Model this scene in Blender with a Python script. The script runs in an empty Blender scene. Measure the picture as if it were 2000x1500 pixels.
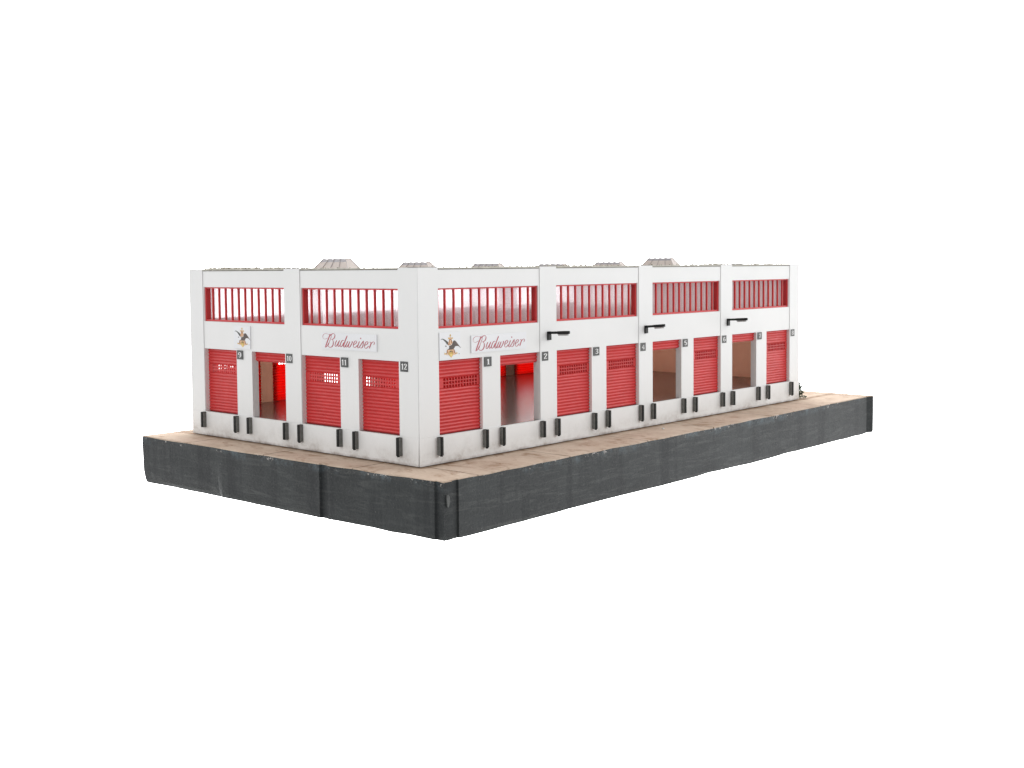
import bpy, bmesh, math, random
from mathutils import Vector, Matrix
random.seed(7)
scene = bpy.context.scene
COL = scene.collection

# ------------------------------------------------------------------ camera
cam_d = bpy.data.cameras.new('camera')
cam = bpy.data.objects.new('camera', cam_d)
COL.objects.link(cam)
scene.camera = cam
CP = Vector((-4.39960023, -4.6248424, 1.07586179))
CD = Vector((0.74239157, 0.66738663, -0.05873534))
CR = Vector((0.66812578, -0.74399535, -0.0088805))
CU = Vector((0.04962554, 0.03264979, 0.99823409))
cam.matrix_world = Matrix(((CR.x, CU.x, -CD.x, CP.x), (CR.y, CU.y, -CD.y, CP.y), (CR.z, CU.z, -CD.z, CP.z), (0, 0, 0, 1)))
cam_d.sensor_width = 36.0
cam_d.lens = 2333.778 / 2000 * 36
cam_d.shift_y = -91.705 / 2000
cam_d.clip_start = 0.05
cam_d.clip_end = 200

# ------------------------------------------------------------------ world: a white studio cove, dimmer behind the camera
w = bpy.data.worlds.new('World')
scene.world = w
w.use_nodes = True
nt = w.node_tree
nt.nodes.clear()
tc = nt.nodes.new('ShaderNodeTexCoord')
vm = nt.nodes.new('ShaderNodeVectorMath'); vm.operation = 'DOT_PRODUCT'
vm.inputs[1].default_value = (0.744, 0.668, 0.0)
mr = nt.nodes.new('ShaderNodeMapRange'); mr.interpolation_type = 'SMOOTHSTEP'
mr.inputs[1].default_value = -0.55; mr.inputs[2].default_value = 0.45
mr.inputs[3].default_value = 0.52; mr.inputs[4].default_value = 1.04
bg = nt.nodes.new('ShaderNodeBackground')
out = nt.nodes.new('ShaderNodeOutputWorld')
nt.links.new(tc.outputs['Generated'], vm.inputs[0])
nt.links.new(vm.outputs['Value'], mr.inputs[0])
mr2 = nt.nodes.new('ShaderNodeMapRange'); mr2.interpolation_type = 'SMOOTHSTEP'
mr2.inputs[1].default_value = 0.0; mr2.inputs[2].default_value = 0.9
mr2.inputs[3].default_value = 0.0; mr2.inputs[4].default_value = 4.0
ad = nt.nodes.new('ShaderNodeMath'); ad.operation = 'ADD'
nt.links.new(vm.outputs['Value'], mr2.inputs[0])
nt.links.new(mr.outputs[0], ad.inputs[0]); nt.links.new(mr2.outputs[0], ad.inputs[1])
nt.links.new(ad.outputs[0], bg.inputs['Strength'])
bg.inputs['Color'].default_value = (1, 1, 1, 1)
nt.links.new(bg.outputs[0], out.inputs['Surface'])


def softbox(name, loc, target, sx, sy, power, color=(1, 1, 1)):
    d = bpy.data.lights.new(name, 'AREA')
    d.shape = 'RECTANGLE'; d.size = sx; d.size_y = sy; d.energy = power; d.color = color
    o = bpy.data.objects.new(name, d)
    COL.objects.link(o)
    o.location = loc
    o.rotation_euler = (Vector(target) - Vector(loc)).to_track_quat('-Z', 'Y').to_euler()
    return o


softbox('softbox_key', (5.5, -8.0, 3.2), (2.6, 0, 0.6), 4.5, 3.5, 280)
softbox('softbox_fill', (-8.0, 0.0, 3.0), (0, 1.0, 0.6), 4.0, 3.5, 205)

scene.view_settings.view_transform = 'Standard'
scene.view_settings.look = 'None'
scene.view_settings.exposure = 0.0
scene.view_settings.gamma = 1.0
scene.view_settings.use_curve_mapping = False
scene.render.engine = 'CYCLES'
scene.cycles.max_bounces = 12
scene.cycles.transparent_max_bounces = 16

# ------------------------------------------------------------------ materials
MATS = {}


class NT:
    """small node helper"""
    def __init__(self, name):
        self.m = bpy.data.materials.new(name)
        self.m.use_nodes = True
        self.t = self.m.node_tree
        self.p = self.t.nodes['Principled BSDF']
        self.out = self.t.nodes['Material Output']
        MATS[name] = self.m

    def n(self, typ, **kw):
        nd = self.t.nodes.new(typ)
        for k, v in kw.items():
            setattr(nd, k, v)
        return nd

    def l(self, a, b):
        self.t.links.new(a, b)

    def coord(self):
        if not hasattr(self, '_c'):
            self._c = self.n('ShaderNodeTexCoord').outputs['Object']
        return self._c

    def noise(self, scale, detail=4, rough=0.6, stretch=None, out='Fac', dist=0.0):
        nd = self.n('ShaderNodeTexNoise')
        nd.inputs['Scale'].default_value = scale
        nd.inputs['Detail'].default_value = detail
        nd.inputs['Roughness'].default_value = rough
        nd.inputs['Distortion'].default_value = dist
        if stretch:
            mp = self.n('ShaderNodeMapping')
            mp.inputs['Scale'].default_value = stretch
            self.l(self.coord(), mp.inputs['Vector'])
            self.l(mp.outputs[0], nd.inputs['Vector'])
        else:
            self.l(self.coord(), nd.inputs['Vector'])
        return nd.outputs[out]

    def ramp(self, v, a, b, lo=0.0, hi=1.0):
        nd = self.n('ShaderNodeMapRange')
        nd.inputs[1].default_value = a; nd.inputs[2].default_value = b
        nd.inputs[3].default_value = lo; nd.inputs[4].default_value = hi
        self.l(v, nd.inputs[0])
        return nd.outputs[0]

    def math(self, op, a, b=None):
        nd = self.n('ShaderNodeMath', operation=op)
        for i, x in enumerate((a, b)):
            if x is None:
                continue
            if isinstance(x, (int, float)):
                nd.inputs[i].default_value = x
            else:
                self.l(x, nd.inputs[i])
        return nd.outputs[0]

    def mix(self, fac, a, b):
        nd = self.n('ShaderNodeMix', data_type='RGBA')
        if isinstance(fac, (int, float)):
            nd.inputs['Factor'].default_value = fac
        else:
            self.l(fac, nd.inputs['Factor'])
        for k, x in ((6, a), (7, b)):
            if isinstance(x, tuple):
                nd.inputs[k].default_value = (*x, 1)
            else:
                self.l(x, nd.inputs[k])
        return nd.outputs[2]

    def base(self, c):
        if isinstance(c, tuple):
            self.p.inputs['Base Color'].default_value = (*c, 1)
        else:
            self.l(c, self.p.inputs['Base Color'])

    def rough(self, r):
        if isinstance(r, (int, float)):
            self.p.inputs['Roughness'].default_value = r
        else:
            self.l(r, self.p.inputs['Roughness'])

    def bump(self, h, strength=0.3, dist=0.01):
        b = self.n('ShaderNodeBump')
        b.inputs['Strength'].default_value = strength
        b.inputs['Distance'].default_value = dist
        self.l(h, b.inputs['Height'])
        self.l(b.outputs[0], self.p.inputs['Normal'])

    def sep(self):
        s = self.n('ShaderNodeSeparateXYZ')
        self.l(self.coord(), s.inputs[0])
        return s.outputs


def simple(name, c, rough=0.5, var=0.06, scale=12, spec=0.5):
    k = NT(name)
    n = k.noise(scale, 5)
    c2 = tuple(max(0, x * (1 - var * 2)) for x in c)
    k.base(k.mix(k.ramp(n, 0.3, 0.7), c2, c))
    k.rough(rough)
    k.p.inputs['Specular IOR Level'].default_value = spec
    return k


# painted white walls: nearly clean, dirty towards the plinth
k = NT('white_paint')
s = k.sep()
cl = k.ramp(k.noise(2.3, 5), 0.3, 0.75)
cbase = k.mix(cl, (0.745, 0.75, 0.745), (0.79, 0.79, 0.785))
low = k.ramp(s[2], 0.0, 0.14, 1.0, 0.0)
low2 = k.math('MULTIPLY', low, low)
patch = k.ramp(k.noise(5.5, 7, 0.68, (1, 1, 1.7)), 0.42, 0.72)
fine = k.ramp(k.noise(38, 5, 0.7), 0.35, 0.7)
dirt = k.math('MULTIPLY', k.math('MULTIPLY', low2, patch), k.math('ADD', fine, 0.35))
dirt = k.math('MINIMUM', k.math('MULTIPLY', dirt, 0.85), 0.65)
c1 = k.mix(dirt, cbase, (0.22, 0.17, 0.125))
grey = k.math('MULTIPLY', k.ramp(k.noise(9, 6, 0.7, (1, 1, 0.6)), 0.5, 0.8), k.ramp(s[2], 0.02, 0.26, 0.36, 0.0))
c1 = k.mix(grey, c1, (0.36, 0.35, 0.33))
edge = k.math('MULTIPLY', k.ramp(s[2], 0.004, 0.022, 1.0, 0.0), k.ramp(k.noise(7, 5), 0.35, 0.6))
c1 = k.mix(k.math('MULTIPLY', edge, 0.7), c1, (0.12, 0.07, 0.04))
k.base(c1); k.rough(0.5)
k.bump(k.noise(60, 3), 0.05, 0.004)

# bare inner side of the walls: beige card
k = NT('inner_card')
n = k.noise(4, 6, 0.6, (1, 1, 0.5))
k.base(k.mix(k.ramp(n, 0.3, 0.7), (0.62, 0.44, 0.35), (0.70, 0.53, 0.44))); k.rough(0.6)
# the unpainted plastic lets some backlight through
def thin(k, col, fac):
    tr = k.n('ShaderNodeBsdfTranslucent'); tr.inputs['Color'].default_value = (*col, 1)
    ms = k.n('ShaderNodeMixShader'); ms.inputs[0].default_value = fac
    k.l(k.p.outputs[0], ms.inputs[1]); k.l(tr.outputs[0], ms.inputs[2]); k.l(ms.outputs[0], k.out.inputs['Surface'])


thin(k, (0.80, 0.47, 0.345), 0.26)
k = NT('bare_plastic')
k.base(k.mix(k.ramp(k.noise(3, 4), 0.3, 0.7), (0.74, 0.735, 0.72), (0.79, 0.785, 0.775))); k.rough(0.5)
thin(k, (0.9, 0.76, 0.68), 0.26)

# floor: dark polished
k = NT('floor_paint')
n = k.noise(9, 4, 0.5)
k.base(k.mix(k.ramp(n, 0.3, 0.75), (0.12, 0.085, 0.08), (0.145, 0.108, 0.103)))
k.rough(0.22); k.p.inputs['Specular IOR Level'].default_value = 0.7

# red plastic, a little translucent
def red_plastic(name, c, trans, rough):
    k = NT(name)
    n = k.noise(7, 5)
    col = k.mix(k.ramp(n, 0.3, 0.7), tuple(x * 0.9 for x in c), c)
    k.base(col); k.rough(rough)
    tr = k.n('ShaderNodeBsdfTranslucent')
    tr.inputs['Color'].default_value = (0.85, 0.03, 0.015, 1)
    ms = k.n('ShaderNodeMixShader')
    ms.inputs[0].default_value = trans
    k.l(k.p.outputs[0], ms.inputs[1]); k.l(tr.outputs[0], ms.inputs[2])
    k.l(ms.outputs[0], k.out.inputs['Surface'])


red_plastic('red_shutter', (0.80, 0.072, 0.075), 0.32, 0.28)
red_plastic('red_shutter_backlit', (0.80, 0.06, 0.05), 0.58, 0.28)  # same plastic, extra translucency added so the rear doors look brighter backlit
red_plastic('red_frame', (0.70, 0.05, 0.055), 0.16, 0.34)

# window film: thin sheet with a milky, speckled face
k = NT('window_film')
tp = k.n('ShaderNodeBsdfTransparent'); tp.inputs['Color'].default_value = (0.98, 0.955, 0.975, 1)
dd = k.n('ShaderNodeBsdfDiffuse'); dd.inputs['Color'].default_value = (0.86, 0.77, 0.82, 1)
dt = k.n('ShaderNodeBsdfTranslucent'); dt.inputs['Color'].default_value = (0.92, 0.84, 0.88, 1)
df = k.n('ShaderNodeMixShader'); df.inputs[0].default_value = 0.3; k.l(dd.outputs[0], df.inputs[1]); k.l(dt.outputs[0], df.inputs[2])
gl = k.n('ShaderNodeBsdfGlossy'); gl.inputs['Roughness'].default_value = 0.15
sp = k.ramp(k.noise(150, 3, 0.7), 0.3, 0.7, 0.34, 0.56)
rf = k.n('ShaderNodeBsdfRefraction'); rf.inputs['Color'].default_value = (0.98, 0.95, 0.97, 1)
rf.inputs['IOR'].default_value = 1.2; rf.inputs['Roughness'].default_value = 0.20
m0 = k.n('ShaderNodeMixShader'); m0.inputs[0].default_value = 0.5; k.l(tp.outputs[0], m0.inputs[1]); k.l(rf.outputs[0], m0.inputs[2])
m1 = k.n('ShaderNodeMixShader'); k.l(sp, m1.inputs[0]); k.l(m0.outputs[0], m1.inputs[1]); k.l(df.outputs[0], m1.inputs[2])
fr = k.n('ShaderNodeFresnel'); fr.inputs[0].default_value = 1.40
gm = k.n('ShaderNodeNewGeometry')          # no total reflection on the way out of the thin sheet
ff = k.math('MULTIPLY', fr.outputs[0], k.math('SUBTRACT', 1.0, gm.outputs['Backfacing']))
m2 = k.n('ShaderNodeMixShader'); k.l(ff, m2.inputs[0]); k.l(m1.outputs[0], m2.inputs[1]); k.l(gl.outputs[0], m2.inputs[2])
k.l(m2.outputs[0], k.out.inputs['Surface'])

k = NT('clear_pane')
tp = k.n('ShaderNodeBsdfTransparent'); tp.inputs['Color'].default_value = (0.97, 0.97, 0.97, 1)
gl = k.n('ShaderNodeBsdfGlossy'); gl.inputs['Roughness'].default_value = 0.05
m2 = k.n('ShaderNodeMixShader'); m2.inputs[0].default_value = 0.06; k.l(tp.outputs[0], m2.inputs[1]); k.l(gl.outputs[0], m2.inputs[2])
k.l(m2.outputs[0], k.out.inputs['Surface'])

k = NT('black_rubber')
k.base(k.mix(k.ramp(k.noise(30, 5), 0.4, 0.7), (0.008, 0.009, 0.009), (0.016, 0.017, 0.016))); k.rough(0.5); k.p.inputs['Specular IOR Level'].default_value = 0.25
simple('grey_rubber', (0.17, 0.173, 0.165), 0.5, 0.2, 50)
simple('plaque_grey', (0.075, 0.078, 0.078), 0.5, 0.12, 90)
simple('ink_white', (0.82, 0.82, 0.81), 0.5, 0.03)
simple('sign_card', (0.77, 0.78, 0.80), 0.42, 0.02, 4)
simple('ink_red', (0.50, 0.10, 0.13), 0.5, 0.15, 30)
simple('ink_brown', (0.105, 0.075, 0.062), 0.5, 0.25, 40)
simple('ink_slate', (0.085, 0.085, 0.075), 0.5, 0.2, 40)
simple('ink_rust', (0.34, 0.12, 0.045), 0.5, 0.2, 60)
simple('ink_peach', (0.80, 0.50, 0.30), 0.5, 0.1, 60)
simple('ink_gold', (0.72, 0.47, 0.13), 0.5, 0.2, 60)
simple('ink_yellow', (0.84, 0.66, 0.22), 0.5, 0.15, 60)
simple('lens_grey', (0.45, 0.46, 0.45), 0.3, 0.1, 40)

k = NT('roof_grit')
n = k.noise(30, 6, 0.75)
k.base(k.mix(k.ramp(n, 0.35, 0.68), (0.30, 0.27, 0.22), (0.66, 0.63, 0.56))); k.rough(0.9)
k.bump(k.noise(70, 3), 0.6, 0.01)
thin(k, (0.8, 0.7, 0.62), 0.3)
k = NT('grit_stone')
n = k.noise(45, 3, 0.75)
k.base(k.mix(k.ramp(n, 0.38, 0.66), (0.20, 0.18, 0.145), (0.66, 0.63, 0.55))); k.rough(0.9)
simple('roof_lip', (0.62, 0.60, 0.53), 0.7, 0.2, 14)
simple('roof_lip_under', (0.20, 0.19, 0.165), 0.8, 0.2, 14)  # dark tone for the painted shadow line, also on pilaster caps

k = NT('skylight_sheet')
s = k.sep()
k.base(k.mix(k.ramp(k.noise(9, 5), 0.3, 0.7), (0.62, 0.55, 0.515), (0.70, 0.63, 0.59))); k.rough(0.35)
tr = k.n('ShaderNodeBsdfTranslucent'); tr.inputs['Color'].default_value = (0.75, 0.66, 0.6, 1)
ms = k.n('ShaderNodeMixShader'); ms.inputs[0].default_value = 0.25
k.l(k.p.outputs[0], ms.inputs[1]); k.l(tr.outputs[0], ms.inputs[2]); k.l(ms.outputs[0], k.out.inputs['Surface'])
simple('skylight_rib', (0.45, 0.41, 0.40), 0.45, 0.1, 20)
simple('skylight_cap', (0.42, 0.405, 0.43), 0.4, 0.08, 20)

# paving on top of the base: tan card with pencil joints and brown stains
k = NT('paving')
s = k.sep()
n1 = k.ramp(k.noise(3.0, 7, 0.65, dist=0.6), 0.3, 0.72)
n2 = k.ramp(k.noise(16, 6, 0.7, (1.0, 3.0, 1)), 0.35, 0.7)
c = k.mix(n1, (0.37, 0.275, 0.205), (0.55, 0.45, 0.365))
c = k.mix(k.math('MULTIPLY', n2, 0.35), c, (0.66, 0.55, 0.45))
st = k.math('MULTIPLY', k.ramp(k.noise(5.5, 7, 0.7, (1.6, 0.7, 1), dist=1.2), 0.52, 0.68), 0.75)
c = k.mix(st, c, (0.22, 0.125, 0.075))


def joint(axis, off, pitch, wid, wob):
    wv = k.math('MULTIPLY', k.math('SUBTRACT', k.noise(6, 3), 0.5), wob)
    v = k.math('ADD', s[axis], wv)
    v = k.math('ADD', v, off + 100 * pitch)
    f = k.math('MODULO', v, pitch)
    d = k.math('ABSOLUTE', k.math('SUBTRACT', f, pitch / 2))
    return k.ramp(d, wid * 0.4, wid, 1.0, 0.0)


j = k.math('MAXIMUM', joint(0, 0.385 - 0.05, 0.77, 0.009, 0.03), k.math('MULTIPLY', joint(1, 0.385 - 0.285, 0.77, 0.009, 0.03), k.ramp(s[0], -0.01, 0.0, 1, 0)))
j = k.math('MULTIPLY', j, k.ramp(k.noise(9, 5), 0.35, 0.6, 0.25, 0.9))
c = k.mix(j, c, (0.10, 0.065, 0.045))


def near(axis, pos, wid):
    d = k.math('ABSOLUTE', k.math('SUBTRACT', s[axis], pos))
    return k.ramp(d, 0.0, wid, 1.0, 0.0)


# dark brown band along the foot of the two walls, fading outwards
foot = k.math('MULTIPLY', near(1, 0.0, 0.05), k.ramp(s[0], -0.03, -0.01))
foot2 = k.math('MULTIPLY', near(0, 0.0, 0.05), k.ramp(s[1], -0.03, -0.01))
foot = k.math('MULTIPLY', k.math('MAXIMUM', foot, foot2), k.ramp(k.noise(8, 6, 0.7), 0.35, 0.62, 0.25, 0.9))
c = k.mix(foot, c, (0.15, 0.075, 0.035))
spk = k.ramp(k.noise(75, 3, 0.8), 0.67, 0.74)
c = k.mix(k.math('MULTIPLY', spk, 0.5), c, (0.10, 0.07, 0.05))
k.base(c); k.rough(0.9); k.p.inputs['Specular IOR Level'].default_value = 0.05
k.bump(k.noise(45, 5, 0.7), 0.25, 0.006)

# dark slate paint, brushed over foam
k = NT('slate_paint')
s = k.sep()
big = k.ramp(k.noise(1.6, 5, 0.6, (1, 1, 0.25)), 0.3, 0.7)
c = k.mix(big, (0.0045, 0.0065, 0.008), (0.021, 0.0245, 0.0255))
grain = k.ramp(k.noise(90, 4, 0.75), 0.35, 0.75)
c = k.mix(k.math('MULTIPLY', grain, 0.5), c, (0.052, 0.056, 0.056))
br = k.ramp(k.noise(3.2, 8, 0.74, (1, 1, 9), dist=0.9), 0.50, 0.70)
c = k.mix(k.math('MULTIPLY', br, 0.6), c, (0.085, 0.09, 0.086))
wash = k.ramp(k.noise(2.2, 7, 0.7, (1, 1, 0.8), dist=0.8), 0.45, 0.7)
c = k.mix(k.math('MULTIPLY', wash, 0.35), c, (0.055, 0.063, 0.064))
scr = k.ramp(k.noise(7, 6, 0.8, (1.2, 1.2, 22), dist=1.5), 0.64, 0.7)
c = k.mix(k.math('MULTIPLY', scr, 0.45), c, (0.16, 0.165, 0.155))
vb = k.ramp(k.noise(6, 4, 0.6, (1, 1, 0.06)), 0.50, 0.64)
c = k.mix(k.math('MULTIPLY', vb, 0.7), c, (0.007, 0.009, 0.011))
# paint chips just under the top edge, bluish scuffs
topz = k.ramp(s[2], -0.034, -0.008)
blu = k.math('MULTIPLY', k.ramp(s[2], -0.06, -0.005), k.ramp(k.noise(4.2, 6, 0.75), 0.50, 0.62))
c = k.mix(k.math('MULTIPLY', blu, 0.6), c, (0.12, 0.165, 0.19))
chip = k.math('MULTIPLY', topz, k.ramp(k.noise(26, 6, 0.75, (1, 1, 1.5)), 0.57, 0.64))
chip = k.math('MULTIPLY', chip, k.ramp(k.noise(2.6, 3), 0.47, 0.55))
c = k.mix(chip, c, (0.62, 0.58, 0.55))
fl = k.ramp(k.noise(60, 2, 0.8), 0.735, 0.76)
c = k.mix(k.math('MULTIPLY', fl, 0.5), c, (0.30, 0.31, 0.30))
k.base(c); k.rough(0.6); k.p.inputs['Specular IOR Level'].default_value = 0.3
k.bump(k.math('ADD', k.noise(80, 4, 0.7), k.math('MULTIPLY', br, 0.6)), 0.35, 0.006)
simple('scuff_grey', (0.12, 0.125, 0.122), 0.7, 0.3, 70)

k = NT('leaf_green')
n = k.noise(60, 3)
k.base(k.mix(k.ramp(n, 0.3, 0.7), (0.014, 0.032, 0.016), (0.05, 0.095, 0.04))); k.rough(0.6)
simple('twig_brown', (0.07, 0.045, 0.03), 0.8)
simple('crumb_white', (0.75, 0.74, 0.72), 0.8)

# ------------------------------------------------------------------ mesh helpers
def link(name, bm, mat, parent=None, smooth=False, recalc=True):
    if recalc:
        bmesh.ops.recalc_face_normals(bm, faces=bm.faces)
    me = bpy.data.meshes.new(name)
    bm.to_mesh(me); bm.free()
    for m in (mat if isinstance(mat, (list, tuple)) else [mat]):
        me.materials.append(MATS[m])
    if smooth:
        for p in me.polygons:
            p.use_smooth = True
    o = bpy.data.objects.new(name, me)
    COL.objects.link(o)
    if parent:
        o.parent = parent
        if parent.type == 'EMPTY':
            o.matrix_parent_inverse = Matrix.Translation(-Vector(parent.location))
    return o


def empty(name, loc=(0, 0, 0)):
    o = bpy.data.objects.new(name, None)
    o.empty_display_size = 0.1
    o.location = loc
    COL.objects.link(o)
    return o


def tag(o, label, cat, group=None, kind=None):
    o['label'] = label; o['category'] = cat
    if group: o['group'] = group
    if kind: o['kind'] = kind
    return o


L, D, T = 4.1460, 2.1587, 0.05
FR = {'s': lambda u, d, z: (u, d, z), 'w': lambda u, d, z: (d, u, z),
      'n': lambda u, d, z: (u, D - d, z), 'e': lambda u, d, z: (L - d, u, z)}


def box(bm, F, u0, u1, d0, d1, z0, z1, mi=0):
    v = [bm.verts.new(F(u, d, z)) for u in (u0, u1) for d in (d0, d1) for z in (z0, z1)]
    fs = []
    for q in ((0, 1, 3, 2), (4, 6, 7, 5), (0, 4, 5, 1), (2, 3, 7, 6), (0, 2, 6, 4), (1, 5, 7, 3)):
        f = bm.faces.new([v[i] for i in q]); f.material_index = mi; fs.append(f)
    return v


def prism(bm, F, poly, z0, z1, mi=0):
    a = [bm.verts.new(F(u, d, z0)) for u, d in poly]
    b = [bm.verts.new(F(u, d, z1)) for u, d in poly]
    n = len(poly)
    fs = [bm.faces.new(a), bm.faces.new(b)]
    for i in range(n):
        fs.append(bm.faces.new((a[i], a[(i + 1) % n], b[(i + 1) % n], b[i])))
    for f in fs: f.material_index = mi
    return a, b


def grid(bm, F, us, zs, filled, front, back, mi_front=0, mi_back=0):
    """solid sheet on a u-z grid with holes; front/back give the depth at height z"""
    vd = {}

    def V(i, j, s):
        kk = (i, j, s)
        if kk not in vd:
            vd[kk] = bm.verts.new(F(us[i], (front if s == 0 else back)(zs[j]), zs[j]))
        return vd[kk]
    nu, nz = len(us) - 1, len(zs) - 1
    ok = lambda i, j: 0 <= i < nu and 0 <= j < nz and filled(i, j)
    for i in range(nu):
        for j in range(nz):
            if not ok(i, j):
                continue
            f = bm.faces.new((V(i, j, 0), V(i + 1, j, 0), V(i + 1, j + 1, 0), V(i, j + 1, 0))); f.material_index = mi_front
            f = bm.faces.new((V(i, j, 1), V(i, j + 1, 1), V(i + 1, j + 1, 1), V(i + 1, j, 1))); f.material_index = mi_back
            for (a, b, ni, nj) in (((i, j), (i + 1, j), i, j - 1), ((i, j + 1), (i + 1, j + 1), i, j + 1),
                                   ((i, j), (i, j + 1), i - 1, j), ((i + 1, j), (i + 1, j + 1), i + 1, j)):
                if not ok(ni, nj):
                    f = bm.faces.new((V(*a, 0), V(*a, 1), V(*b, 1), V(*b, 0))); f.material_index = mi_front


def bevel(bm, w, seg=1):
    bmesh.ops.recalc_face_normals(bm, faces=bm.faces)
    es = [e for e in bm.edges if len(e.link_faces) == 2 and e.calc_face_angle(0) > 0.6]
    bmesh.ops.bevel(bm, geom=es, offset=w, segments=seg, affect='EDGES', clamp_overlap=True)


# ------------------------------------------------------------------ base the model stands on
base = tag(empty('display_base', (2.25, 1.0, -0.305)), 'thick dark slate painted slab with tan paved top under the white building', 'base')
def lerp(a, b, t): return a + (b - a) * t


outline = []       # (x, y, inset depth flag) counter clockwise from the near corner along +x
def edge_pts(p, q, step=0.045):
    n = max(1, int(math.hypot(q[0] - p[0], q[1] - p[1]) / step))
    return [(lerp(p[0], q[0], i / n), lerp(p[1], q[1], i / n)) for i in range(n)]


sy = lambda x: lerp(-0.384, -0.309, max(0, (x + 0.2)) / 4.9)
key = [(-0.206, -0.382), (-0.150, -0.386), (-0.143, -0.374), (-0.104, -0.374), (-0.098, sy(-0.1)),
       (4.700, -0.309), (4.712, -0.300), (4.788, -0.326), (4.790, 2.36), (-0.268, 2.332),
       (-0.243, 0.556), (-0.231, 0.549), (-0.230, 0.497), (-0.241, 0.490), (-0.2150, -0.325), (-0.206, -0.332)]
kz = [(p, q) for p, q in zip(key, key[1:] + key[:1])]
for p, q in kz:
    outline += edge_pts(p, q)
bm = bmesh.new()
levels = [-0.006, -0.05, -0.11, -0.17, -0.23, -0.28, -0.302]
rings = []
cx, cy = 2.2, 1.0
rnd = random.Random(3)
N = len(outline)
def smooth_noise(n, amp, span):
    kn = [rnd.uniform(-1, 1) for _ in range(n // span + 3)]
    return [amp * lerp(kn[i // span], kn[i // span + 1], (i % span) / span) for i in range(n)]


for li, z in enumerate(levels):
    wob = smooth_noise(N, 0.0022, 5); zw = smooth_noise(N, 0.0035 if li == len(levels) - 1 else (0.0025 if li == 0 else 0), 3)
    zw2 = smooth_noise(N, 0.0035 if li == len(levels) - 1 else 0, 14)
    ring = []
    for i, (x, y) in enumerate(outline):
        dx, dy = x - cx, y - cy
        dd = math.hypot(dx, dy)
        tx = 0.0
        if x < -0.15 and y > 1.5:
            tx = 0.022 * (li / 6) ** 3
        elif li == len(levels) - 1: tx = 0.003
        ring.append(bm.verts.new((x - dx / dd * (tx + wob[i]), y - dy / dd * (tx + wob[i]), z + zw[i] + zw2[i])))
    rings.append(ring)
for a, b in zip(rings, rings[1:]):
    for i in range(N):
        bm.faces.new((a[i], a[(i + 1) % N], b[(i + 1) % N], b[i]))
bm.faces.new(rings[-1])
topring = [v.co.copy() for v in rings[0]]
o = link('block', bm, 'slate_paint', base)
# paving sheet: meets the block's upper edge
bm = bmesh.new()
a = [bm.verts.new(v) for v in topring]
b = [bm.verts.new((v.x - (v.x - cx) * 0.0012, v.y - (v.y - cy) * 0.0012, 0.0)) for v in topring]
for i in range(N):
    bm.faces.new((a[i], a[(i + 1) % N], b[(i + 1) % N], b[i]))
bm.faces.new(b)
link('paving', bm, 'paving', base)
# rubbed spot on the corner post
bm = bmesh.new()
pts = []
for i in range(16):
    an = 2 * math.pi * i / 16
    rr = 1 + 0.12 * math.sin(3 * an + 1)
    pts.append((-0.180 + 0.011 * math.cos(an) * rr, -0.100 + 0.032 * math.sin(an) * rr))
fr = [bm.verts.new((x, -0.3910, z)) for x, z in pts]
bk = [bm.verts.new((x, -0.3800, z)) for x, z in pts]
bm.faces.new(fr)
for i in range(16): bm.faces.new((fr[i], bk[i], bk[(i + 1) % 16], fr[(i + 1) % 16]))
link('scuff', bm, 'scuff_grey', base)

# ------------------------------------------------------------------ building
bld = tag(empty('loading_dock_building', (L / 2, D / 2, 0)), 'white model warehouse with red roller doors and red barred upper windows, standing on the slab', 'building')
Z0 = 0.0055
ZP, ZD, ZWB, ZWT, ZT, ZPT = 0.159, 0.5676, 0.7432, 0.9626, 1.064, 1.0785
SO = dict(wa=.1513, wb=.9831, doors=((.1513, .495), (.6448, .992)))
WO = dict(wa=.1608, wb=.9981, doors=((.1609, .4957), (.6557, 1.0043)))

# plinth strips under the doors
bm = bmesh.new()
prism(bm, FR['s'], [(0, 0), (L, 0), (L, T), (T + .003, T), (T + .003, .0055), (0, .0055)], Z0, ZP)
link('plinth', bm, 'white_paint', bld)
bm = bmesh.new()
a, b = prism(bm, FR['w'], [(.0085, .0), (D, 0), (D, T), (.0085, T)], Z0, ZP)
a[0].co.y += .005; a[3].co.y += .005
link('plinth', bm, 'white_paint', bld)
bm = bmesh.new(); box(bm, FR['n'], T + .001, L - T - .001, 0, T, Z0, ZP); link('plinth', bm, 'white_paint', bld)
bm = bmesh.new(); box(bm, FR['e'], T + .001, D, 0, T - .001, Z0, ZP); link('plinth', bm, 'white_paint', bld)


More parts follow.
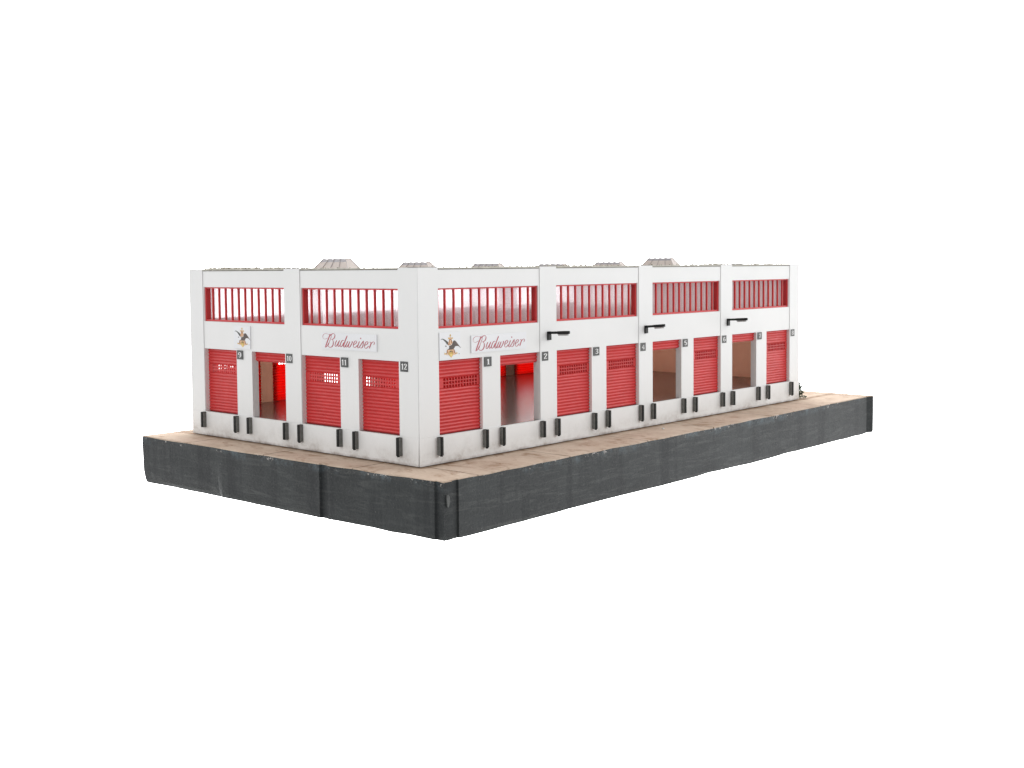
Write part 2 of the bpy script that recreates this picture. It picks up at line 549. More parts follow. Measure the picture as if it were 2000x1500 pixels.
def wall(face, nb, O, u_lo, panel_u):
    """one panel per bay with its door and window openings"""
    F = FR[face]
    for bay in range(nb):
        (a0, b0), (a1, b1) = O['doors']
        if face == 'n' and bay == 1: a0, b0 = panel_u[0], .548
        us = [panel_u[0], a0, b0, a1, b1]
        ws = [panel_u[0], O['wa'], O['wb'], panel_u[1]]
        us = [panel_u[0], a0, b0, a1, b1] if a0 > panel_u[0] else [a0, b0, a1, b1]
        allu = sorted(set(round(x, 5) for x in us + ws))
        zs = [ZP + .0004, ZD, ZWB, ZWT, ZT]

        def filled(i, j):
            um = (allu[i] + allu[i + 1]) / 2
            if j == 0: return not (a0 < um < b0 or a1 < um < b1)
            if j == 2: return not (O['wa'] < um < O['wb'])
            return True
        bm = bmesh.new()
        grid(bm, F, [u + bay for u in allu], zs, filled, lambda z: .0030, lambda z: T, 0, 1)
        link('wall_panel', bm, ['bare_plastic' if face == 'n' else 'white_paint', 'inner_card'], bld)
        # thin plaster lip capping the panel over a dark strip painting its shadow line
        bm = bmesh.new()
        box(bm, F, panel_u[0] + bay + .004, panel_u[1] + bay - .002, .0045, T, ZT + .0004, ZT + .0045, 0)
        link('parapet_shadow_strip', bm, 'roof_lip_under', bld)
        bm = bmesh.new()
        box(bm, F, panel_u[0] + bay + .003, panel_u[1] + bay - .001, -.001, T + .02, ZT + .0050, ZT + .0120, 0)
        link('parapet_cap', bm, 'roof_lip', bld)


wall('s', 4, SO, 0, (.1495, .9935))
wall('w', 2, WO, 0, (.1595, 1.0063))
wall('n', 4, SO, 0, (.1495, .9935))
bm = bmesh.new(); box(bm, FR['e'], T + .001, D - .001, .001, T, ZP + .0004, ZT, 0)
for f in bm.faces:
    if f.calc_center_median().x < L - T + .002: f.material_index = 1
link('wall_panel', bm, ['bare_plastic', 'inner_card'], bld)
bm = bmesh.new(); box(bm, FR['e'], T + .07, D - .07, .001, T + .02, ZT + .0006, ZT + .0105); link('parapet_cap', bm, 'roof_lip', bld)


def pilaster(F, poly, cap=True, taper=False):
    bm = bmesh.new()
    a, b = prism(bm, F, poly, ZP + .0004, ZPT - .0024, 0)
    if taper:
        for v in b: 
            if v.co.y < .02: v.co.y -= .0018
    for f in bm.faces:
        c = f.calc_center_median()
        if T - .002 < c.y < D - T + .002 and T - .002 < c.x < L - T + .002:
            f.material_index = 1
    link('pilaster', bm, ['white_paint', 'inner_card'], bld)
    bm = bmesh.new()
    us = [p[0] for p in poly]; ds = [p[1] for p in poly]
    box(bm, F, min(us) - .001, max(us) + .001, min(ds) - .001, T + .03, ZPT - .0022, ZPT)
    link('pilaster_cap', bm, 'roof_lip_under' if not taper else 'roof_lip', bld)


# south: corner one is an L that laps over the end of the west wall
pilaster(FR['s'], [(0, 0), (.1485, 0), (.1485, T), (T + .003, T), (T + .003, .0055), (0, .0055)])
for b_ in (1, 2, 3):
    pilaster(FR['s'], [(b_ - .0045, 0), (b_ + .1487, 0), (b_ + .1487, T), (b_ - .0045, T)])
pilaster(FR['s'], [(3.9955, 0), (L, 0), (L, T), (3.9955, T)])
pilaster(FR['w'], [(.0082, 0), (.1585, 0), (.1585, T), (.0082, T)], taper=True)
pilaster(FR['w'], [(1.0083, 0), (1.1585, 0), (1.1585, T), (1.0083, T)])
pilaster(FR['w'], [(2.0083, 0), (D, 0), (D, T), (2.0083, T)])
for b_ in (2, 3):
    pilaster(FR['n'], [(b_ - .0045, 0), (b_ + .1487, 0), (b_ + .1487, T), (b_ - .0045, T)])
pilaster(FR['n'], [(.9955, 0), (1.066, 0), (1.066, T), (.9955, T)])
pilaster(FR['n'], [(T + .001, 0), (.1487, 0), (.1487, T), (T + .001, T)])
pilaster(FR['n'], [(3.9955, 0), (L, 0), (L, T), (3.9955, T)])

# floor with thresholds in the door openings
OPEN = {('s', 0, 1), ('s', 2, 0), ('s', 3, 0), ('w', 1, 0), ('n', 1, 0)}
bm = bmesh.new()
box(bm, FR['s'], T + .002, L - T - .002, T + .002, D - T - .002, .13, .1610)
for face, nb, O in (('s', 4, SO), ('w', 2, WO), ('n', 4, SO)):
    for bay in range(nb):
        for a0, b0 in O['doors']:
            box(bm, FR[face], a0 + bay + .001, b0 + bay - .001, .012, T + .0015, ZP + .0006, .1610)
link('floor', bm, 'floor_paint', bld)

# ------------------------------------------------------------------ roller doors
NS = 21
ZB = .1605
PITCH = (ZD - .001 - ZB) / NS


def slat_profile(z, d0):
    if ZB + PITCH * 13 + 1e-5 < z < ZB + PITCH * 16 - 1e-5: return d0 + .001
    t = ((z - ZB) / PITCH) % 1.0
    return d0 + .0065 * (1 - math.sin(math.pi * t)) * 1.0


def roller_door(face, bay, kd, O):
    a0, b0 = O['doors'][kd]
    if face == 'n':            # the rear doors are glued on from inside and overlap the wall
        a0 -= .034; b0 += .014
    a0 += bay + .0006; b0 += bay - .0006
    is_open = (face, bay, kd) in OPEN
    ua = lambda s: a0 + s
    if face == 'w':
        vs, ve = .215 - .161, .471 - .161      # vent block, measured from the low edge
    else:
        vs, ve = .200 - .151, .473 - .151
    nh = 12
    hp = (ve - vs) / nh
    h0, h1 = (.24, .70) if face == 'w' else (.10, .82)
    us = [a0]
    for i in range(nh):
        us += [a0 + vs + hp * i + hp * h0, a0 + vs + hp * i + hp * h1]
    us.append(b0)
    vent_rows = (13, 14, 15)
    zs = []
    start = 18 if is_open else 0
    sub = (0, .22, .36, .5, .64, .76) if face == 'w' else (0, .13, .34, .5, .66, .87)
    for i in range(start, NS):
        zs += [ZB + PITCH * (i + t) for t in sub]
    zs.append(ZB + PITCH * NS)
    per = len(sub)

    def filled(i, j):
        if is_open: return True
        row = start + j // per
        k_ = j % per
        if row in vent_rows and 1 <= k_ <= 4 and i % 2 == 1: return False
        return True
    if is_open: us = [a0, b0]
    bm = bmesh.new()
    d0 = {'s': .0215, 'w': .0290, 'n': .0505}[face]
    vt = {'s': .0150, 'w': .0050, 'n': .0040}[face]
    grid(bm, FR[face], us, zs, filled, lambda z: slat_profile(z, d0), lambda z: slat_profile(z, d0) + (vt if abs(z - ZB - PITCH * 14.5) < PITCH * 1.5 - 1e-5 else .005))
    if is_open:
        # rolled part behind the header
        box(bm, FR[face], a0, b0, d0 + .0125, d0 + .0170, ZB + PITCH * 18 - .004, ZB + PITCH * 18 + .010)
    o = link('roller_door', bm, 'red_shutter_backlit' if face == 'n' else 'red_shutter', bld)
    if is_open: o['label'] = 'red roller door rolled up, opening clear'
    return o


for face, nb, O in (('s', 4, SO), ('w', 2, WO), ('n', 4, SO)):
    for bay in range(nb):
        for kd in (0, 1):
            roller_door(face, bay, kd, O)

# ------------------------------------------------------------------ windows: red barred frame, film pane
for face, nb, O in (('s', 4, SO), ('w', 2, WO), ('n', 4, SO)):
    F = FR[face]
    for bay in range(nb):
        a0, b0 = O['wa'] + bay + .0006, O['wb'] + bay - .0006
        z0, z1 = ZWB + .0006, ZWT - .0006
        bm = bmesh.new()
        us = [a0, a0 + .011, b0 - .011, b0]; zs = [z0, z0 + .011, z1 - .008, z1]
        grid(bm, F, us, zs, lambda i, j: not (i == 1 and j == 1), lambda z: .012, lambda z: .046)
        n = 12
        for i in range(1, n if face != 'n' else 1):      # the rear windows are plain
            u = lerp(a0, b0, i / n) + random.uniform(-.0012, .0012)
            hw = 0.0022 if face == 'n' else .0037
            tilt = random.uniform(-.001, .001)
            v = box(bm, F, u - hw, u + hw, .0165, .0300, z0 + .0108, z1 - .0078)
        fo = link('window', bm, 'red_frame', bld)
        bm = bmesh.new()
        box(bm, F, a0 + .002, b0 - .002, .0470, .0485, z0 + .002, z1 - .002)
        link('pane', bm, 'clear_pane' if face == 'n' else 'window_film', fo)

# ------------------------------------------------------------------ dock bumpers
def bumper(face, u):
    F = FR[face]
    bm = bmesh.new()
    zt = .1555 + random.uniform(-.002, .002); zb = .0545 + random.uniform(-.003, .003)
    w_ = .0262; dp = .0305
    poly = [(u, -.0004), (u, -dp + .006), (u + .006, -dp), (u + w_ - .006, -dp), (u + w_, -dp + .006), (u + w_, -.0004)]
    prism(bm, F, poly, zb, zt)
    bevel(bm, .0016)
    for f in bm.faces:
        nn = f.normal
        if abs(nn.x if face == 's' else nn.y) > .9: f.material_index = 1  # both side faces take the lighter grey
    o = link('dock_bumper', bm, ['black_rubber', 'grey_rubber'], bld)
    # small nub of the moulding at the foot
    bm = bmesh.new()
    box(bm, F, u + .008, u + .018, -dp + .004, -dp + .016, zb - .006, zb + .002)
    if random.random() < .45:
        link('nub', bm, 'black_rubber', o)
    else:
        bm.free()


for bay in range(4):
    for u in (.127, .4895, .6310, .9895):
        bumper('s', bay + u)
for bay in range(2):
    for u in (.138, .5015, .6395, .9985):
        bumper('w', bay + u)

# ------------------------------------------------------------------ roof, skylights, grit
def roof_z(x, y):
    s1 = math.sin(math.pi * min(1, max(0, x / L))); s2 = math.sin(math.pi * min(1, max(0, y / D)))
    return 1.0685 - .042 * (s1 ** 1.1) * (s2 ** 1.2)


bm = bmesh.new()
nx, ny = 60, 32
x0, x1, y0, y1 = .072, L - .072, .072, D - .072
G = [[None] * (ny + 1) for _ in range(nx + 1)]
H = [[None] * (ny + 1) for _ in range(nx + 1)]
for i in range(nx + 1):
    for j in range(ny + 1):
        x = lerp(x0, x1, i / nx); y = lerp(y0, y1, j / ny)
        z = roof_z(x, y) + random.uniform(-.002, .003)
        G[i][j] = bm.verts.new((x, y, z)); H[i][j] = bm.verts.new((x, y, z - .012))
for i in range(nx):
    for j in range(ny):
        bm.faces.new((G[i][j], G[i + 1][j], G[i + 1][j + 1], G[i][j + 1]))
        bm.faces.new((H[i][j], H[i][j + 1], H[i + 1][j + 1], H[i + 1][j]))
for i in range(nx):
    bm.faces.new((G[i][0], G[i + 1][0], H[i + 1][0], H[i][0])); bm.faces.new((G[i][ny], G[i + 1][ny], H[i + 1][ny], H[i][ny]))
for j in range(ny):
    bm.faces.new((G[0][j], G[0][j + 1], H[0][j + 1], H[0][j])); bm.faces.new((G[nx][j], G[nx][j + 1], H[nx][j + 1], H[nx][j]))
roof = link('roof', bm, 'roof_grit', bld, smooth=True)


def grit_lump(bm, x, y, z, r):
    M = Matrix.Translation((x, y, z)) @ Matrix.Rotation(random.uniform(0, 6.28), 4, Vector((random.random(), random.random(), .3)).normalized()) @ Matrix.Diagonal((r * random.uniform(.7, 1.6), r * random.uniform(.7, 1.6), r * random.uniform(.4, .9), 1))
    r_ = bmesh.ops.create_icosphere(bm, subdivisions=1, radius=1, matrix=M)
    for v in r_['verts']:
        v.co += Vector((random.uniform(-1, 1), random.uniform(-1, 1), random.uniform(-1, 1))) * r * .22


bm = bmesh.new()
# ragged ridge of spilled grit behind the west parapet, thinning towards the corner
for i in range(520):
    y = D - .15 - abs(random.gauss(0, .55)) if i % 3 else random.uniform(1.15, 2.0)
    if y < .1: continue
    x = random.uniform(.012, .16)
    thick = lerp(.006, .017, min(1, max(0, (y - .9) / 1.1)))
    grit_lump(bm, x, y, 1.0755 + random.uniform(0, thick) * random.random() - .001, random.uniform(.003, .0075))
# along the long side
for i in range(620):
    x = random.choice((random.uniform(.2, 4.0), random.gauss(1.35, .25), random.gauss(3.05, .12), random.uniform(2.9, 4.0)))
    if not (.15 < x < L - .1): continue
    y = random.uniform(.02, .2)
    grit_lump(bm, x, y, 1.0755 + random.uniform(0, .008) * random.random(), random.uniform(.0025, .006))
for i in range(500):
    x = random.uniform(.15, L - .15); y = random.uniform(.2, D - .15)
    grit_lump(bm, x, y, roof_z(x, y) + .003, random.uniform(.004, .010))
gr = link('grit', bm, 'grit_stone', roof)
gr['kind'] = 'stuff'

# small crumpled wire scraps that stick up on the roof
bm = bmesh.new()
for i in range(9):
    x = 3.16 + .022 * i * 1.0; y = .03
    v = box(bm, FR['s'], x, x + .016, .02, .025, 1.0755, 1.0785)
    an = random.choice((-.6, .6, .2))
    for q in v:
        q.co.z += (q.co.x - x) * math.tan(an) * .6 + (.004 if an < 0 else 0)
link('wire_scrap', bm, 'black_rubber', roof)

SKY = [(.343, 1.1345), (1.020, 1.1115), (1.702, 1.1005), (2.408, 1.0945), (3.095, 1.1055), (3.792, 1.1372)]
for si, (sx_, zt) in enumerate(SKY):
    yc = 1.08
    zb = min(roof_z(sx_, yc), zt - .066) - .004
    hgt = zt - zb
    A, B = .178, .060            # half length along y, half width along x
    prof = [(-B, 0), (-B * .42, .74), (-B * .30, .97), (0, 1.0), (B * .30, .97), (B * .42, .74), (B, 0)]

    def sect(y, sc):
        pts = []
        for px, pz in prof:
            pts.append((sx_ + px, y, zb + hgt * pz))
        return pts
    bm = bmesh.new()
    ends = .072
    yb = [yc - A, yc + A]
    rows = []
    base_l = [bm.verts.new((sx_ + px, yc - A + ends * pz, zb + hgt * pz)) for px, pz in prof]
    base_r = [bm.verts.new((sx_ + px, yc + A - ends * pz, zb + hgt * pz)) for px, pz in prof]
    for i in range(len(prof) - 1):
        f = bm.faces.new((base_l[i], base_l[i + 1], base_r[i + 1], base_r[i]))
        if 1 <= i <= 4: f.material_index = 1
    bm.faces.new(base_l); bm.faces.new(base_r[::-1])
    sk = link('skylight', bm, ['skylight_sheet', 'skylight_cap'], bld)
    # ribs
    for r_ in range(5):
        t = r_ / 4
        bm = bmesh.new()

        def P(pp, off, dy):
            px, pz = pp
            y = lerp(yc - A + ends * pz, yc + A - ends * pz, t) + dy
            nrm = Vector((px / B, 0, .55)).normalized()
            return Vector((sx_ + px, y, zb + hgt * pz)) + nrm * off
        hw = .0019
        rg = [[bm.verts.new(P(pp, off, dy)) for off, dy in ((-.002, -hw), (.0032, -hw), (.0032, hw), (-.002, hw))] for pp in prof]
        for a_, b_ in zip(rg, rg[1:]):
            for q_ in range(4):
                bm.faces.new((a_[q_], a_[(q_ + 1) % 4], b_[(q_ + 1) % 4], b_[q_]))
        bm.faces.new(rg[0]); bm.faces.new(rg[-1])
        link('rib', bm, 'skylight_rib', sk)

# ------------------------------------------------------------------ signs
def sign_plate(name, face, ul, ur, z0, z1, mat='sign_card', depth=.0024):
    F = FR[face]
    bm = bmesh.new()
    box(bm, F, min(ul, ur), max(ul, ur), -depth, .0026, z0, z1)
    o = link(name, bm, mat)
    return o


def put_origin(o, p):
    o.data.transform(Matrix.Translation(-Vector(p))); o.location = p


class Art:
    """flat ink shapes on a plate; s runs left to right 0..1, t bottom to top 0..1"""
    def __init__(self, face, ul, ur, z0, z1, d):
        self.F = FR[face]; self.ul, self.ur, self.z0, self.z1, self.d = ul, ur, z0, z1, d
        self.bm = bmesh.new()

    def P(self, s, t, d):
        return self.F(lerp(self.ul, self.ur, s), d, lerp(self.z0, self.z1, t))

    def poly(self, pts, lift, mi=0):
        n = len(pts)
        fr = [self.bm.verts.new(self.P(s, t, self.d - lift)) for s, t in pts]
        bk = [self.bm.verts.new(self.P(s, t, self.d)) for s, t in pts]
        f = self.bm.faces.new(fr); f.material_index = mi
        fs = [f]
        for i in range(n):
            g = self.bm.faces.new((fr[i], bk[i], bk[(i + 1) % n], fr[(i + 1) % n])); g.material_index = mi
        bmesh.ops.triangulate(self.bm, faces=fs)

    def strip(self, left, right, lift, mi=0):
        q = [(self.bm.verts.new(self.P(*a, self.d - lift)), self.bm.verts.new(self.P(*b, self.d - lift))) for a, b in zip(left, right)]
        for (a, b), (c_, d_) in zip(q, q[1:]):
            f = self.bm.faces.new((a, b, d_, c_)); f.material_index = mi

    def done(self, name, mat, parent):
        return link(name, self.bm, mat, parent)


def catmull(pts, n=9):
    P = [pts[0]] + list(pts) + [pts[-1]]
    outp = []
    for i in range(1, len(P) - 2):
        p0, p1, p2, p3 = P[i - 1], P[i], P[i + 1], P[i + 2]
        for k_ in range(n):
            t = k_ / n
            outp.append(tuple(.5 * ((2 * b_) + (-a_ + c_) * t + (2 * a_ - 5 * b_ + 4 * c_ - d_) * t * t + (-a_ + 3 * b_ - 3 * c_ + d_) * t ** 3)
                              for a_, b_, c_, d_ in zip(p0, p1, p2, p3)))
    outp.append(tuple(pts[-1]))
    return outp


# script lettering, strokes in a 1735 x 520 field: x right, y down along the (sheared) plate
def tos(X, Y):
    s_ = (X - 100) / 1735
    ytop = 140 + (X - 100) * 105 / 1735
    ybot = 640 + (X - 100) * 130 / 1735
    return s_, 1 - (Y - ytop) / (ybot - ytop)


STROKES = [
    ([(330, 200), (280, 184), (225, 184), (175, 214), (152, 265), (165, 318), (212, 348), (268, 338), (318, 312)], .55),
    ([(330, 200), (365, 208), (405, 200)], .8),
    ([(402, 200), (360, 285), (310, 400), (265, 510), (236, 592)], 1.35),
    ([(210, 575), (228, 600), (262, 590), (300, 545), (345, 460)], .7),
    ([(436, 262), (405, 340), (372, 420), (338, 510), (318, 560), (345, 594), (400, 603)], .6),
    ([(412, 258), (440, 210), (485, 186), (530, 200), (546, 255), (520, 325), (470, 358), (430, 362)], 1.1),
    ([(440, 362), (478, 392), (492, 450), (480, 530), (445, 582), (395, 604), (348, 592), (330, 566)], 1.2),
    ([(604, 392), (570, 460), (546, 535), (556, 580), (592, 562), (640, 490), (692, 398)], 1.0),
    ([(694, 398), (662, 470), (640, 545), (648, 586), (684, 566), (718, 520)], 1.0),
    ([(838, 410), (795, 396), (750, 440), (718, 520), (712, 580), (742, 592), (785, 548), (830, 460)], 1.0),
    ([(940, 258), (900, 345), (850, 470), (818, 570), (828, 606), (862, 590), (900, 530)], 1.2),
    ([(958, 424), (918, 500), (888, 575), (896, 606), (928, 592), (976, 520), (1018, 440)], 1.0),
    ([(1018, 436), (986, 515), (968, 588), (982, 616), (1020, 596), (1068, 520), (1096, 448), (1084, 425)], 1.0),
    ([(1084, 430), (1090, 460), (1120, 468)], .6),
    ([(1134, 536), (1196, 506), (1232, 450), (1210, 420), (1166, 442), (1130, 520), (1128, 594), (1160, 624), (1206, 602), (1244, 556)], .95),
    ([(1318, 436), (1284, 515), (1256, 600), (1266, 636), (1300, 622), (1346, 560), (1440, 420)], 1.0),
    ([(1440, 424), (1432, 490), (1424, 560), (1400, 622), (1356, 642), (1320, 618)], 1.0),
    ([(1478, 560), (1540, 532), (1578, 476), (1556, 446), (1512, 468), (1474, 548), (1472, 620), (1504, 654), (1550, 632), (1596, 580)], .95),
    ([(1626, 462), (1660, 470), (1672, 490), (1644, 575), (1612, 658)], 1.15),
    ([(1648, 560), (1690, 492), (1736, 456), (1770, 470), (1766, 520), (1744, 545)], .8),
]


def word_sign(face, ul, ur, z0, z1, label):
    o = sign_plate('word_sign', face, ul, ur, z0, z1)
    A = Art(face, ul, ur, z0, z1, -.0025)
    for si_, (st_, wt_) in enumerate(STROKES):
        pts = catmull(st_)
        # the plate's shear is removed by tos(); nib is broad along the slanted down strokes
        q = [tos(x, y) for x, y in pts]
        asp = 4.8
        lf, rt = [], []
        for i, (s_, t_) in enumerate(q):
            a_ = q[max(0, i - 1)]; b_ = q[min(len(q) - 1, i + 1)]
            dx, dy = (b_[0] - a_[0]) * asp, (b_[1] - a_[1])
            ln = math.hypot(dx, dy) or 1
            dx /= ln; dy /= ln
            slope = abs(dx * .40 + dy * .92)          # 1 along the slanted stem
            wd = wt_ * (.013 + .021 * slope ** 3)
            e = min(i, len(q) - 1 - i) / 4
            wd *= .55 + .45 * min(1, e)
            nx_, ny_ = -dy * wd, dx * wd
            lf.append((s_ + nx_ / asp, t_ + ny_)); rt.append((s_ - nx_ / asp, t_ - ny_))
        A.strip(lf, rt, .0003 + .00002 * si_)
    dot = [tos(1356 + 16 * math.cos(a_), 348 + 24 * math.sin(a_)) for a_ in [i * math.pi / 5 for i in range(10)]]
    A.poly(dot, .0006)
    l_ = A.done('lettering', 'ink_red', o)
    tag(o, label, 'sign')
    return o


def hitz(X, Y):
    """artwork field of the emblem plate, 0..1"""
    s_ = (X - 145) / (1035 - 145)
    yt = lerp(205, 155, s_); yb = lerp(1335, 1250, s_)
    return s_, 1 - (Y - yt) / (yb - yt)


EMB = [  # (ink, lift, polygon)
    (1, .0004, [(195, 497), (225, 462), (262, 446), (320, 455), (400, 500), (470, 545), (512, 590), (510, 640), (492, 690), (465, 690), (440, 652), (400, 592), (345, 532), (285, 482), (240, 480)]),
    (0, .0004, [(635, 770), (672, 680), (705, 580), (735, 530), (765, 514), (812, 522), (868, 580), (930, 660), (1000, 752), (1060, 830), (1020, 800), (960, 752), (910, 738), (850, 742), (800, 760), (775, 815), (735, 862), (690, 862)]),
    (0, .0005, [(468, 880), (520, 866), (556, 836), (566, 790), (550, 730), (590, 742), (640, 700), (680, 740), (740, 840), (720, 880), (620, 892), (520, 896)]),
    (1, .0006, [(385, 742), (400, 722), (425, 735), (440, 770), (425, 785), (400, 768)]),
    (5, .0004, [(440, 690), (470, 720), (520, 760), (545, 810), (510, 850), (465, 850), (455, 800), (430, 790)]),
    (3, .0003, [(560, 478), (655, 478), (700, 590), (640, 700), (560, 720), (500, 700), (520, 600)]),
    (2, .0006, [(560, 500), (585, 500), (555, 690), (520, 715), (500, 705), (530, 660)]),
    (2, .0006, [(632, 500), (658, 495), (672, 590), (660, 640), (645, 620)]),
    (2, .0006, [(555, 478), (605, 440), (655, 478), (640, 500), (605, 480), (570, 500)]),
    (4, .0005, [(572, 315), (588, 275), (606, 262), (625, 275), (638, 315), (620, 350), (605, 375), (590, 350)]),
    (4, .0005, [(505, 425), (530, 395), (560, 400), (580, 440), (560, 470), (525, 468)]),
    (4, .0005, [(640, 440), (655, 400), (690, 390), (715, 420), (690, 460), (655, 468)]),
    (3, .0004, [(585, 380), (605, 360), (630, 380), (650, 440), (605, 440), (560, 440)]),
    (1, .0008, [(590, 665), (612, 680), (600, 702), (580, 695)]),
    (3, .0003, [(470, 895), (620, 880), (750, 862), (800, 1000), (805, 1040), (720, 1110), (632, 1222), (540, 1120), (440, 1050), (445, 1000)]),
    (2, .0006, [(455, 900), (485, 890), (470, 990), (475, 1040), (440, 1030)]),
    (2, .0006, [(735, 865), (765, 870), (800, 980), (815, 1030), (775, 1030), (750, 950)]),
    (4, .0005, [(500, 1040), (540, 1010), (560, 950), (620, 915), (690, 925), (725, 990), (715, 1060), (690, 1110), (632, 1212), (580, 1150)]),
    (6, .0007, [(545, 1080), (600, 1040), (660, 1070), (670, 1120), (632, 1195), (590, 1140)]),
    (1, .0008, [(575, 960), (610, 930), (645, 940), (640, 985), (600, 990)]),
    (2, .0008, [(650, 930), (690, 930), (715, 985), (712, 1030), (690, 1010), (680, 970)]),
    (4, .0008, [(540, 1030), (610, 1010), (640, 1050), (600, 1080), (550, 1070)]),
    (4, .0005, [(335, 1060), (365, 1040), (370, 1000), (385, 1045), (440, 1035), (470, 1060), (425, 1080), (395, 1090), (350, 1090)]),
    (2, .0006, [(400, 1050), (440, 1040), (465, 1062), (425, 1075)]),
    (4, .0005, [(800, 1030), (850, 1010), (880, 980), (885, 1015), (915, 1010), (890, 1050), (840, 1050)]),
    (2, .0006, [(790, 1030), (840, 1012), (850, 1035), (815, 1048)]),
    (0, .0005, [(955, 1040), (975, 1022), (988, 1045), (970, 1070)]),
    (3, .0003, [(400, 1100), (450, 1080), (520, 1110), (480, 1115)]),
    (3, .0003, [(720, 1100), (800, 1050), (860, 1060), (790, 1090)]),
]


def emblem_sign(face, ul, ur, z0, z1, label):
    o = sign_plate('emblem_sign', face, ul, ur, z0, z1)
    A = Art(face, ul, ur, z0, z1, -.0025)
    for mi, lift, pg in EMB:
        A.poly([hitz(*p) for p in pg], lift + .00002 * (len(pg) % 5), mi)
    A.done('emblem', ['ink_brown', 'ink_slate', 'ink_rust', 'ink_peach', 'ink_gold', 'sign_card', 'ink_yellow'], o)
    tag(o, label, 'sign')
    return o


emblem_sign('s', .1525, .3150, .5705, .7215, 'white sign with dark eagle and gold A emblem, on the long wall above door 1')
emblem_sign('w', 1.6745, 1.5030, .5805, .7240, 'white sign with dark eagle and gold A emblem, on the short wall above door 9')
word_sign('s', .4025, .8680, .5955, .6935, 'long white sign with red script lettering between the square eagle sign and door 2')
word_sign('w', .8130, .3340, .6120, .7070, 'long white sign with red script lettering over doors 11 and 12')

# ------------------------------------------------------------------ number plaques
DIG = {  # condensed slab digits drawn in a 100 x 160 field as strokes
    '0': [[(50, 8), (20, 40), (16, 80), (20, 120), (50, 152), (80, 120), (84, 80), (80, 40), (50, 8)]],
    '1': [[(52, 152), (52, 8)], [(26, 152), (78, 152)], [(22, 38), (52, 10)]],
    '2': [[(20, 44), (28, 16), (52, 6), (78, 20), (80, 50), (56, 92), (18, 148)], [(18, 148), (84, 148), (84, 130)]],
    '3': [[(20, 30), (50, 7), (78, 26), (76, 56), (46, 76), (80, 98), (80, 132), (50, 153), (18, 132)]],
    '4': [[(68, 152), (68, 8), (14, 112), (90, 112)], [(48, 152), (88, 152)]],
    '5': [[(80, 10), (28, 10), (24, 72), (56, 62), (82, 88), (80, 128), (50, 152), (18, 134)]],
    '6': [[(76, 28), (52, 8), (26, 36), (18, 90), (26, 136), (52, 152), (80, 128), (78, 90), (50, 74), (24, 92)]],
    '7': [[(18, 32), (18, 12), (84, 12), (56, 80), (44, 152)]],
    '8': [[(50, 76), (22, 54), (26, 20), (50, 6), (74, 20), (78, 54), (50, 76), (18, 104), (22, 140), (50, 153), (78, 140), (82, 104), (50, 76)]],
    '9': [[(24, 132), (48, 152), (74, 124), (82, 70), (74, 24), (48, 8), (20, 32), (22, 70), (50, 86), (76, 68)]],
}
SPINE = {'1': (0,), '4': (0,)}


def plaque(face, ul, ur, z0, z1, txt, label):
    o = sign_plate('number_plaque', face, ul, ur, z0, z1, 'plaque_grey', .0022)
    A = Art(face, ul, ur, z0, z1, -.0023)
    n = len(txt)
    cw = .60 if n == 1 else .40
    for ci, ch in enumerate(txt):
        cxs = .5 if n == 1 else (.31 + .38 * ci)
        for st in DIG[ch]:
            sm = st if ch in '147' or len(st) < 4 else catmull(st, 5)
            q = [(cxs + (x - 50) / 100 * cw, .80 - y / 160 * .60) for x, y in sm]
            lf, rt = [], []
            for i in range(len(q)):
                a_ = q[max(0, i - 1)]; b_ = q[min(len(q) - 1, i + 1)]
                dx, dy = b_[0] - a_[0], b_[1] - a_[1]
                ln = math.hypot(dx, dy) or 1
                dx /= ln; dy /= ln
                wd = .032 + .055 * abs(dy) ** 2
                if n == 2: wd *= .75
                lf.append((q[i][0] - dy * wd, q[i][1] + dx * wd * .8)); rt.append((q[i][0] + dy * wd, q[i][1] - dx * wd * .8))
            A.strip(lf, rt, .0005 + random.uniform(0, .0001))
    A.done('numeral', 'ink_white', o)
    tag(o, label, 'number plaque', 'numbered plaques beside the doors')


NAMES = {'1': 'one', '2': 'two', '3': 'three', '4': 'four', '5': 'five', '6': 'six', '7': 'seven', '8': 'eight', '9': 'nine', '10': 'ten', '11': 'eleven', '12': 'twelve'}
for i in range(8):
    b_, k_ = divmod(i, 2)
    u = b_ + (.5105 if k_ == 0 else 1.0105)
    t_ = str(i + 1)
    where = 'closed' if ('s', b_, k_) not in OPEN else 'open'
    plaque('s', u, u + .057, .5125, .5665, t_, 'small dark grey plaque reading %s beside the %s red door on the long side' % (t_, where))
for t_, u in (('9', 1.645), ('10', 1.148), ('11', .6425), ('12', .1455)):
    b_, k_ = divmod(12 - int(t_), 2)
    where = 'closed' if ('w', b_, k_) not in OPEN else 'open'
    plaque('w', u, u - .060, .514, .5695, t_, 'small dark grey plaque reading %s beside the %s red door on the short side' % (t_, where))

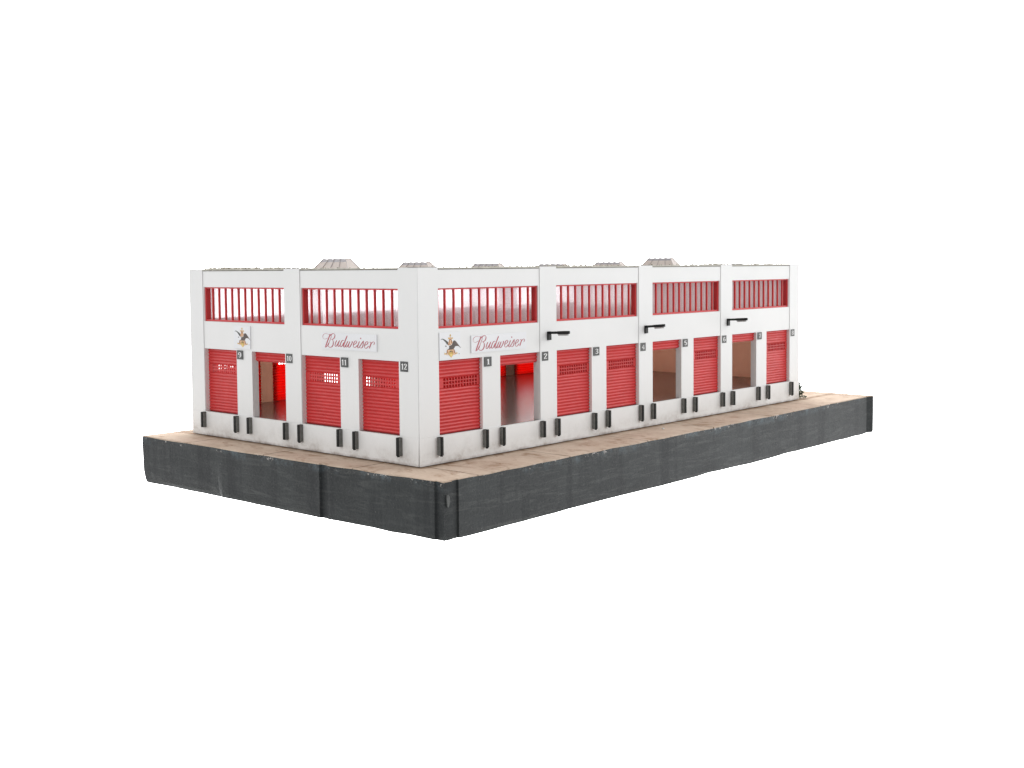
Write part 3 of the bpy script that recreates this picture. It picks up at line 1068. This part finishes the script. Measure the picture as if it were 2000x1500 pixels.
# ------------------------------------------------------------------ wall lamps
LAMPLAB = ['black bracket lamp on the pilaster above the 2 plaque', 'black bracket lamp on the pilaster above the 4 plaque, middle of the three', 'black bracket lamp on the pilaster above the 6 plaque']
for i, (x, zt) in enumerate(((1.0745, .6865), (2.0700, .6800), (3.0890, .6870))):
    root = tag(empty('wall_lamp', (x, 0, zt - .026)), LAMPLAB[i], 'wall lamp', 'black lamps on the long wall')
    yaw = (.0, -.06, .02)[i]; tilt = (-.045, -.085, -.05)[i]
    parts = []
    bm = bmesh.new(); box(bm, FR['s'], -.0165, .0165, -.010, -.0004, -.026, .026)
    bevel(bm, .002); parts.append(('bracket', bm, 'black_rubber'))
    bm = bmesh.new(); box(bm, FR['s'], -.007, .007, -.10, -.0095, .010, .0250); bevel(bm, .002); parts.append(('arm', bm, 'black_rubber'))
    bm = bmesh.new()
    poly = [(-.0125, -.075), (-.0125, -.150), (-.007, -.162), (.007, -.162), (.0125, -.150), (.0125, -.075), (.006, -.070), (-.006, -.070)]
    prism(bm, FR['s'], poly, .0085, .0262); bevel(bm, .0025); parts.append(('lamp_head', bm, 'black_rubber'))
    bm = bmesh.new(); box(bm, FR['s'], -.0095, .0095, -.150, -.080, -.001, .0083); bevel(bm, .002); parts.append(('lens', bm, 'lens_grey'))
    for nm, bm, mt in parts:
        R_ = Matrix.Rotation(yaw, 4, 'Z') @ Matrix.Rotation(tilt, 4, 'X')
        if nm != 'bracket': bmesh.ops.transform(bm, matrix=R_, verts=bm.verts)
        o = link(nm, bm, mt)
        o.parent = root

# ------------------------------------------------------------------ shrub behind the far corner, crumb on the paving
sh = tag(empty('shrub', (4.236, .060, 0)), 'small dark green leafy shrub peeking out behind the far right corner of the building', 'shrub')
bm = bmesh.new()
rs = random.Random(5)
for i in range(750):
    t = rs.random() ** 1.2
    z = .010 + .118 * t
    R_ = .080 * (1 - t * .62) * (.55 + .45 * math.sin(9 * t + 1) ** 2)
    an = rs.uniform(0, 6.28); rr = R_ * math.sqrt(rs.random())
    c = Vector((rr * math.cos(an), rr * math.sin(an), z))
    s_ = rs.uniform(.005, .011)
    n = Vector((rs.gauss(0, 1), rs.gauss(0, 1), rs.gauss(0, 1) + .6)).normalized()
    a_ = n.orthogonal().normalized(); b_ = n.cross(a_)
    v = [bm.verts.new(c + a_ * s_), bm.verts.new(c + b_ * s_ * .5), bm.verts.new(c - a_ * s_), bm.verts.new(c - b_ * s_ * .5)]
    f1 = bm.faces.new((v[0], v[1], v[2])); f2 = bm.faces.new((v[0], v[2], v[3]))
    v[1].co += n * s_ * .3; v[3].co += n * s_ * .3
o = link('foliage', bm, 'leaf_green', recalc=False); o.parent = sh
bm = bmesh.new()
for i in range(5):
    an = i * 1.3
    bmesh.ops.create_cone(bm, segments=6, radius1=.003, radius2=.0012, depth=.075, cap_ends=True,
                          matrix=Matrix.Translation((.012 * math.cos(an), .012 * math.sin(an), .037)) @ Matrix.Rotation(.25, 4, Vector((-math.sin(an), math.cos(an), 0))))
o = link('stem', bm, 'twig_brown'); o.parent = sh

bm = bmesh.new()
r_ = bmesh.ops.create_icosphere(bm, subdivisions=2, radius=.0085)
for v in bm.verts:
    v.co = Vector((v.co.x * random.uniform(.8, 1.3), v.co.y * random.uniform(.8, 1.2), v.co.z * .55))
o = link('crumb', bm, 'crumb_white')
o.location = (2.077, -.133, .004)
tag(o, 'tiny white crumb lying on the tan paving in front of door 5', 'crumb')
